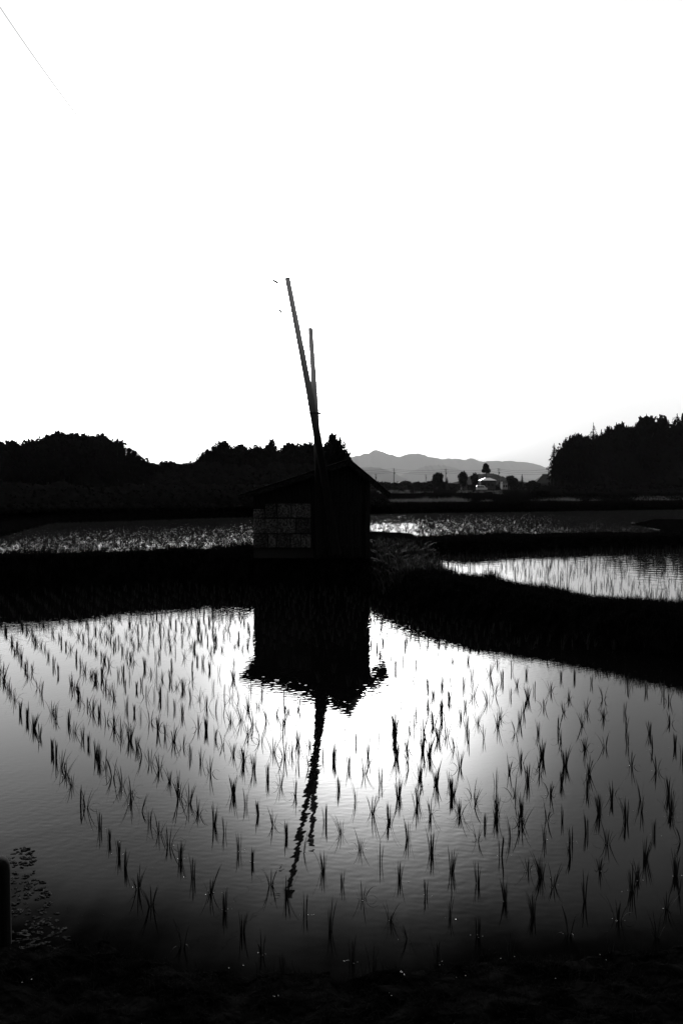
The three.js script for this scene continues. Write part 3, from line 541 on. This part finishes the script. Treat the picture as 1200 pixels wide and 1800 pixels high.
// where the hills of rice stand: read off the photograph in tiles of [x0, y0, scale, x, y, x, y ...]
const TILES = [
  [400, 1040, 3, 585, 1050, 675, 1105, 760, 1165, 850, 1235, 950, 1305, 1075, 1380, 1180, 1480, 995, 1150, 1070, 1195, 900, 1090, 1015, 985, 1100, 1030, 1180, 1070, 805, 1015, 720, 965, 515, 1215, 600, 1275, 700, 1360, 805, 1430, 905, 1525, 1045, 1605, 1170, 1720, 855, 1735, 710, 1625, 605, 1545, 505, 1475, 400, 1385, 230, 1545, 130, 1430, 60, 1370, 310, 1290, 240, 1235, 160, 1175, 95, 1125, 30, 1065, 140, 940, 210, 990, 280, 1030, 360, 1080, 310, 1620, 410, 1700, 430, 1712, 540, 1790, 80, 1800],
  [400, 1040, 3, 20, 690, 75, 680, 140, 705, 175, 790, 110, 760, 30, 860, 85, 900, 240, 850, 300, 870, 335, 860, 370, 790, 290, 740, 305, 690, 320, 640, 375, 620, 255, 650, 205, 680, 160, 610, 120, 520, 60, 570, 20, 560, 180, 550, 300, 580, 430, 820, 370, 900, 435, 920, 500, 880, 560, 890, 640, 930, 678, 800, 610, 760, 740, 870, 795, 770, 880, 700, 880, 790, 890, 880, 945, 830, 955, 720, 985, 700, 1030, 740, 1080, 690, 1060, 620, 990, 650, 1110, 780, 1150, 770, 1060, 860, 910, 600, 980, 470, 1050, 490, 1130, 500, 1165, 570, 1130, 660, 30, 470, 35, 380, 75, 310, 60, 250, 90, 170, 110, 270, 115, 200, 885, 410, 935, 290, 990, 390, 1055, 270, 800, 330, 820, 260, 880, 290, 640, 500, 560, 430, 700, 520, 480, 480],
  [400, 1500, 3, 655, 570, 765, 640, 180, 535, 290, 660, 950, 455, 1105, 580],
  [800, 1400, 3, 20, 110, 95, 60, 155, 155, 215, 120, 345, 130, 480, 125, 565, 130, 690, 190, 760, 95, 825, 30, 900, 130, 980, 80, 1130, 110, 115, 235, 290, 215, 240, 315, 345, 180, 470, 235, 610, 240, 800, 250, 840, 250, 1045, 205, 1190, 240, 380, 390, 450, 430, 515, 475, 605, 330, 760, 390, 790, 390, 1000, 330, 1030, 350, 115, 460, 260, 550, 410, 640, 600, 730, 680, 560, 930, 500, 960, 440, 855, 650, 1160, 420, 1110, 600, 120, 740, 290, 850, 1175, 520, 1060, 750, 815, 840],
  [0, 1400, 3, 430, 50, 455, 60, 530, 170, 580, 240, 630, 310, 660, 380, 730, 485, 800, 575, 690, 40, 745, 80, 790, 140, 840, 200, 890, 260, 950, 330, 1020, 430, 1110, 510, 1185, 600, 965, 790, 1130, 150, 1185, 190, 1045, 90, 1000, 40, 945, 10],
  [0, 1040, 2.667, 0, 400, 20, 430, 42, 460, 68, 510, 95, 570, 130, 600, 160, 640, 188, 680, 70, 285, 100, 325, 120, 365, 135, 400, 180, 450, 195, 480, 245, 570, 262, 590, 325, 620, 350, 660, 390, 690, 415, 720, 450, 770, 465, 800, 495, 830, 530, 870, 575, 910, 615, 940, 245, 750, 262, 780, 290, 830, 312, 860, 340, 910, 228, 310, 252, 350, 275, 385, 335, 440, 350, 460, 372, 490, 385, 510, 410, 540, 435, 560, 467, 580, 500, 610, 535, 640, 570, 670, 610, 700, 643, 740, 670, 770, 705, 800, 748, 840, 797, 890, 838, 920, 358, 320, 380, 350, 400, 375, 430, 400, 450, 415, 478, 395, 495, 450, 515, 475, 535, 500, 455, 290, 475, 310, 490, 325, 512, 345],
  [0, 1040, 2.667, 705, 170, 720, 230, 650, 240, 535, 265, 560, 240, 575, 290, 595, 310, 612, 320, 630, 330, 630, 260, 795, 240, 820, 220, 825, 290, 865, 310, 910, 270, 925, 170, 945, 220, 975, 235, 985, 290, 1015, 240, 890, 190, 1050, 210, 1075, 220, 1100, 260, 1160, 260, 1140, 130, 1170, 200, 1010, 130, 1040, 130, 1080, 130, 980, 150, 950, 340, 900, 370, 900, 420, 895, 500, 935, 510, 925, 330, 985, 370, 1025, 390, 1095, 410, 1050, 490, 1000, 460, 970, 540, 1010, 560, 1080, 500, 1120, 510, 1165, 550, 860, 460, 830, 450, 800, 420, 805, 350, 750, 310, 730, 310, 710, 390, 680, 360, 735, 400, 760, 410, 665, 440, 640, 460, 685, 490, 725, 490, 755, 500, 785, 530, 820, 550, 855, 580, 610, 400, 580, 390, 587, 450, 555, 400, 480, 400, 470, 440, 450, 420, 430, 395],
  [0, 1040, 2.667, 595, 550, 632, 570, 660, 595, 705, 610, 740, 650, 775, 670, 815, 700, 858, 730, 893, 770, 943, 800, 985, 850, 567, 680, 605, 650, 930, 640, 965, 650, 1010, 690, 1045, 720, 1095, 760, 1140, 790, 1190, 820, 1090, 610, 1135, 610, 1160, 680, 1045, 580],
  [640, 1080, 2.143, 70, 640, 130, 680, 200, 710, 250, 750, 25, 735, 95, 770, 360, 580, 210, 620, 270, 640, 320, 640, 335, 690, 360, 750, 410, 690, 415, 740, 495, 650, 500, 740, 565, 690, 590, 740, 545, 600, 590, 560, 615, 630, 660, 600, 670, 540, 700, 680, 740, 640, 755, 570, 830, 510, 845, 600, 838, 670, 905, 500, 885, 740, 935, 680, 985, 440, 990, 490, 1005, 570, 1040, 700, 1085, 510, 1100, 590, 1145, 680, 1155, 740, 1075, 450, 1170, 500, 1150, 410, 1195, 540, 980, 370, 900, 390, 835, 360, 820, 420, 750, 370, 730, 440, 740, 480, 675, 350, 655, 450, 615, 320, 600, 370, 585, 410, 570, 450, 575, 270, 610, 230, 555, 210, 500, 190, 550, 310, 510, 390, 500, 420, 450, 470, 425, 410],
  [640, 1080, 2.143, 380, 350, 365, 390, 385, 440, 390, 480, 310, 460, 280, 470, 260, 420, 240, 350, 240, 280, 185, 250, 320, 250, 375, 270, 410, 310, 405, 240, 320, 330, 290, 360, 260, 310, 190, 380, 165, 430, 115, 430, 115, 460, 160, 500, 220, 450, 245, 540, 220, 520, 340, 500, 120, 560, 170, 580, 700, 290, 770, 320, 640, 290, 740, 240, 790, 240, 855, 260, 990, 270, 1060, 290, 1125, 300, 1145, 330, 900, 320, 490, 300, 465, 330, 520, 250, 470, 230, 335, 180, 390, 180, 280, 150, 240, 140, 155, 130, 115, 120, 70, 110, 195, 190, 145, 180, 100, 170, 60, 160, 115, 210],
];
const hills = [];
function addHill(x, Z, gap) { for (const h of hills) if (Math.hypot(h[0] - x, h[1] - Z) < gap) return false; hills.push([x, Z]); return true; }
for (const [x0, y0, s, ...xy] of TILES) for (let i = 0; i < xy.length; i += 2) { const p = onWater(x0 + xy[i] / s, y0 + xy[i + 1] / s); addHill(p.x, -p.z, 0.045); }
const onPaddy = (x, Z) => { const [d, s] = toLine(x, Z, FAR_EDGE); return s < 0 && d > 0.65 && Z > nearEdge(x) + 0.1; };
{ // the rows go on towards the levee, 30 cm apart
  const r = rng(12);
  for (let c = 0.97; c < 14; c += 0.305) for (let Z = 7.4; Z < 17; Z += 0.165) {
    const q = Z + (r() - 0.5) * 0.07, x = c - 0.545 * q + (r() - 0.5) * 0.06, px = 600 + F * x / q;
    if (r() < 0.14 || !onPaddy(x, q) || (px > 1230 || px < -30)) continue;
    if (q < 9.3 && px > 60) continue;
    addHill(x, q, 0.11);
  }
}
hills.sort((a, b) => a[1] - b[1]);
{
  const r = rng(31), made = new Map(), PARTS = 150, OWN = 300, rest = [];
  const special = (x, Z) => null;
  hills.forEach(([x, Z], i) => {
    const k = Math.floor(r() * RICE.length), turn = r() * 6.2832, sc = (0.85 + 0.4 * r()) * lerp(0.82, 1, smooth(3.4, 6, Z)), tilt = (r() - 0.5) * 0.16;
    if (i < OWN) {
      const detailed = i < PARTS, key = `${k}${detailed}`;
      const label = `${{ tight: 'tight upright', spread: 'loosely spreading', single: 'thin few-leaved', droopy: 'drooping', thick: 'thick bushy' }[STYLES[k]]} young rice seedling standing in the still near paddy`, group = `${STYLES[k]} rice seedlings in the near paddy`;
      let t;
      if (made.has(key)) t = copy(made.get(key), label, group);
      else {
        t = thing('rice_seedling', label, 'rice plant', [0, 0, 0], group);
        if (detailed) for (const g of RICE[k].leaves) part('leaf', g, M.rice, t); else part('leaves', RICE[k].whole, M.rice, t);
        made.set(key, t);
      }
      t.position.set(x, 0, -Z); t.rotation.set(tilt, turn, (r() - 0.5) * 0.16); t.scale.setScalar(sc);
    } else rest.push([k, x, Z, turn, sc, tilt]);
  });
  const byKind = RICE.map((v, k) => rest.filter((q) => q[0] === k));
  const far = new THREE.Group(); far.name = 'rice_rows'; far.userData.kind = 'stuff'; scene.add(far); tag(far, 'farther rows of small rice seedlings in the near paddy below the hut', 'rice plants');
  const d = new THREE.Object3D();
  byKind.forEach((list, k) => {
    if (!list.length) return;
    const im = new THREE.InstancedMesh(RICE[k].whole, M.rice, list.length); im.name = 'seedlings'; im.userData.kind = 'stuff';
    list.forEach(([, x, Z, turn, sc, tilt], i) => { d.position.set(x, 0, -Z); d.rotation.set(tilt, turn, 0); d.scale.setScalar(sc); d.updateMatrix(); im.setMatrixAt(i, d.matrix); });
    far.add(im);
  });
  // bubbles and scraps of foam caught round the stems
  const gs = [];
  hills.slice(0, 210).forEach(([x, Z]) => {
    if (r() < 0.3) return;
    const n = 1 + Math.floor(r() * 5);
    for (let i = 0; i < n; i++) { const s = 0.0014 + 0.0024 * r() * r(), g = new THREE.SphereGeometry(1, 8, 4, 0, 6.2832, 0, 1.6); g.scale(s, s * 0.8, s); gs.push(g.translate(x + (r() + r() - 1) * 0.06, 0.0005, -Z + (r() - 0.5) * 0.03)); }
  });
  for (let i = 0; i < 18; i++) { const c = [[470, 1790], [700, 1738], [690, 1788], [815, 1745], [975, 1752], [45, 1765], [420, 1700], [1080, 1700]][i % 8], p = onWater(c[0] + 40 * (r() - 0.5), c[1] + 6 * (r() - 0.5)), s = 0.001 + 0.0018 * r(); const g = new THREE.SphereGeometry(1, 8, 4, 0, 6.2832, 0, 1.6); g.scale(s, s * 0.8, s); gs.push(g.translate(p.x, Math.max(0, groundHeight(p.x, -p.z)) + 0.002, p.z)); }
  tag(stuff(part('foam', merge(gs), M.bubble, scene)), 'tiny glinting bubbles on the water round the rice stems', 'bubbles');
}
function scatter(name, label, category, geos, m, places) {
  const o = new THREE.Group(); o.name = numbered(name); scene.add(o); tag(o, label, category); stuff(o);
  const d = new THREE.Object3D(), lists = geos.map(() => []);
  places.forEach((p, i) => lists[i % geos.length].push(p));
  lists.forEach((l, k) => { if (!l.length) return; const im = new THREE.InstancedMesh(geos[k], m, l.length); im.name = 'tufts'; stuff(im); l.forEach(([x, y, z, turn, sx, sy], i) => { d.position.set(x, y, z); d.rotation.set(0, turn, 0); d.scale.set(sx, sy, sx); d.updateMatrix(); im.setMatrixAt(i, d.matrix); }); o.add(im); });
  return o;
}
function tuft(seed, n, h, lean, w, spread) { const r = rng(seed), l = []; for (let i = 0; i < n; i++) { const g = blade(h * (0.5 + 0.6 * r()), lean * (0.3 + r()), r() * 6.2832, 0.1 + 0.5 * r() * r(), w * (0.7 + 0.6 * r()), 0.005); g.translate((r() - 0.5) * spread, 0, (r() - 0.5) * spread); l.push(g); } return merge(l); }
{
  const r = rng(66), P = [], W = [], far = [], pool = [];
  const grassy = [1, 2, 3, 4, 5, 6].map((s) => tuft(s, 9, 0.2, 0.45, 0.006, 0.16));
  for (let i = 0; i < 42000 && P.length < 15000; i++) {
    const Z = 5 + 23 * r(), x = (r() - 0.5) * (Z * 0.95 + 2), h = groundHeight(x, Z);
    if (h < 0.02) continue;
    const shed = x > -1.8 && x < 0.65 && Z > 15.3 && Z < 17.6; if (shed) continue;
    const k = fbm(x * 0.7, Z * 0.7, 23, 3);
    P.push([x, h - 0.02, -Z, r() * 6.28, 0.8 + 0.6 * r(), (0.35 + 1.3 * k * k) * (0.7 + 0.5 * r()) * (h < 0.2 ? 0.7 : 1)]);
  }
  for (let i = 0; i < 1500; i++) { const t = r(), x = lerp(1.2, 5.2, t), Zc = x < 1.77 ? lerp(15.9, 12.4, clamp((x - 0.69) / 1.08, 0, 1)) : 12.4 - (x - 1.77) * 1.2, Z = Zc + 0.1 + 0.7 * r(), k = fbm(x * 3, 1, 29, 3); P.push([x, groundHeight(x, Z) - 0.02, -Z, r() * 6.28, 0.7 + 0.4 * r(), (0.15 + 1.5 * k * k) * (0.6 + 0.6 * r())]); }
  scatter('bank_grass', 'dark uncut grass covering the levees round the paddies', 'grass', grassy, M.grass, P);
  const weeds = [21, 22, 23].map((s) => tuft(s, 7, 0.34, 0.7, 0.012, 0.12));
  for (let i = 0; i < 420; i++) { const px = lerp(655, 830, r()), Z = lerp(13.2, 22, r() * r()), x = (px - 600) / F * Z, h = groundHeight(x, Z); if (h > 0.15) W.push([x, h - 0.02, -Z, r() * 6.28, 0.6 + 0.7 * r(), 0.45 + 0.6 * r()]); }
  scatter('bank_weeds', 'taller leafy weeds on the levee right beside the hut', 'weeds', weeds, M.weed, W);
  // rice of the pool and of the far paddy
  for (let i = 0; i < 2600; i++) { const Z = 9 + 18 * r(), x = 1.6 + 14 * r(), row = Math.round(x / 0.3) * 0.3 + (r() - 0.5) * 0.05; if (groundHeight(row, Z) < -0.1 && toLine(row, Z, FAR_EDGE)[1] > 0 && row > 1.4 && Z < 28) pool.push([row, 0, -Z, r() * 6.28, 1.1, 1.0 + 0.7 * r()]); }
  scatter('pool_rice', 'thin young rice standing in the bright pool behind the levee', 'rice plants', [41, 42, 43, 44].map((s) => tuft(s, 5, 0.17, 0.35, 0.006, 0.03)), M.rice, pool);
  for (let i = 0; i < 100000; i++) {
    const Z = Math.sqrt(lerp(18 * 18, 74 * 74, r())), x = (r() - 0.5) * (Z * 0.9), px = 600 + F * x / Z, thin = px > 640 && px < 735 && Z > 29 && Z < 44 ? 0.35 : 1;
    if (r() > thin * (0.75 + 0.5 * fbm(x * 0.5, Z * 0.3, 63, 2)) || groundHeight(x, Z) > -0.15 || (Z < 28 && x > 1)) continue;
    far.push([x, -0.01, -Z, r() * 6.28, 1.2, 0.6 + 0.55 * r()]);
  }
  scatter('far_paddy_rice', 'rows of young rice across the wide far paddy', 'rice plants', [51, 52, 53].map((s) => tuft(s, 6, 0.18, 0.35, 0.012, 0.07)), M.rice, far);
  // pale dry grass along the far dyke and patches of it on the fields behind
  const dry = []; for (let i = 0; i < 3000; i++) { const t = r(), x = lerp(-14, 42, t), base = x < 2 ? lerp(53, 59, (x + 5.9) / 8) : lerp(59, 72, (x - 2.1) / 28.7), s = 6 + 4 * r(), Z = base + s + 6, px = 600 + F * x / Z; if (px > 455 && px < 655 && r() < 0.7) continue; const k = fbm(x * 0.3, s * 0.1, 44, 4); if (k < 0.44 || (px > 965 && r() < 0.75)) continue; dry.push([x, groundHeight(x, Z) - 0.05, -Z, r() * 6.28, 1.6, (0.25 + 2.6 * (k - 0.4) + 0.5 * r() * r()) * (px < 650 ? 0.6 : 1)]); }
  for (let i = 0; i < 330; i++) { const Z = 150 + 110 * r(), px = r() < 0.6 ? lerp(665, 760, r()) : lerp(800, 880, r()), x = (px - 600) / F * Z; if (fbm(x * 0.08, Z * 0.05, 47) > 0.52) dry.push([x, groundHeight(x, Z) - 0.05, -Z, r() * 6.28, 3, 0.8 + 0.5 * r()]); }
  const dyke = []; for (let i = 0; i < 5200; i++) { const x = lerp(-30, 50, r()), [d] = [1.5 + 5.5 * r()], base = x < 2.1 ? lerp(53, 59, (x + 5.9) / 8) : lerp(59, 72, (x - 2.1) / 28.7), Z = base + d; dyke.push([x, groundHeight(x, Z) - 0.05, -Z, r() * 6.28, 1.7, (0.25 + 0.9 * fbm(x * 0.4, d, 71, 3)) * (0.6 + 0.6 * r())]); }
  scatter('dyke_grass', 'dark rough grass along the foot of the dyke beyond the far paddy', 'grass', [81, 82, 83].map((q) => tuft(q, 12, 0.55, 0.5, 0.016, 0.5)), M.grass, dyke);
  scatter('dry_grass', 'pale feathery dry grass along the dyke beyond the far paddy', 'grass', [61, 62, 63].map((s) => tuft(s, 12, 0.62, 0.4, 0.014, 0.4)), M.dryGrass, dry);
  // grass on the dark bank added at the foot of the view
  const nearG = []; for (let i = 0; i < 9000; i++) { const x = (r() - 0.5) * 3.6, Z = 2.55 + 1.3 * r(), g = groundHeight(x, Z); if ((g > -0.03 && r() < 0.3) || (g > -0.12 && r() < 0.05)) nearG.push([x, Math.max(g, -0.03) - 0.01, -Z, r() * 6.28, 0.7, 0.2 + 0.55 * r() * r()]); }
  scatter('added_bank_grass', 'short dark grass on the added bank that darkens the bottom of the view', 'grass', [71, 72, 73].map((s) => tuft(s, 8, 0.1, 0.6, 0.004, 0.08)), M.grass, nearG);
}
{ // lumps of wet mud and weed by the near bank, and the old post
  const r = rng(8), gs = [];
  for (let i = 0; i < 230; i++) {
    const q = r(), px = lerp(-10, 130, Math.pow(r(), 0.8)) * lerp(0.35, 1, q) + 8, py = lerp(1490, 1690, q), p = onWater(px, py), s = 0.005 + 0.018 * r() * r() * r();
    const g = new THREE.IcosahedronGeometry(1, 2), a = g.attributes.position; for (let k = 0; k < a.count; k++) { const f = 0.25 + 1.5 * noise(a.getX(k) * 2.5 + i * 3.7, a.getY(k) * 1 + a.getZ(k) * 3.5, 5); a.setXYZ(k, a.getX(k) * s * f * 1.6, a.getY(k) * s * f * 0.35, a.getZ(k) * s * f); }
    g.rotateY(r() * 6.28); g.computeVertexNormals(); gs.push(g.translate(p.x, 0.001, p.z));
  }
  tag(stuff(part('mud', merge(gs), M.mud, scene)), 'small wet mud lumps and drifted weed in the shallow corner by the post', 'mud');
  const c = at(0, 1508, 3.25), b = groundHeight(c.x, 3.25), h = c.y - b, post = thing('post', 'dark round-topped post standing in the mud at the edge of the paddy', 'post', [c.x - 0.012, b - 0.25, -3.25]);
  const pts = []; const R = 0.052; for (const [rr, y] of [[0, 0], [R * 1.05, 0], [R * 1.05, 0.2], [R, h + 0.2], [R * 0.93, h + 0.225], [R * 0.75, h + 0.242], [R * 0.4, h + 0.25], [0, h + 0.252]]) pts.push(new THREE.Vector2(rr, y));
  const g = new THREE.LatheGeometry(pts, 20), a = g.attributes.position; for (let k = 0; k < a.count; k++) { const f = 1 + 0.08 * (noise(a.getX(k) * 60, a.getZ(k) * 60 + a.getY(k) * 3, 9) - 0.5); a.setX(k, a.getX(k) * f); a.setZ(k, a.getZ(k) * f); } g.computeVertexNormals();
  part('shaft', g, M.post, post);
}

renderer.render(scene, camera);
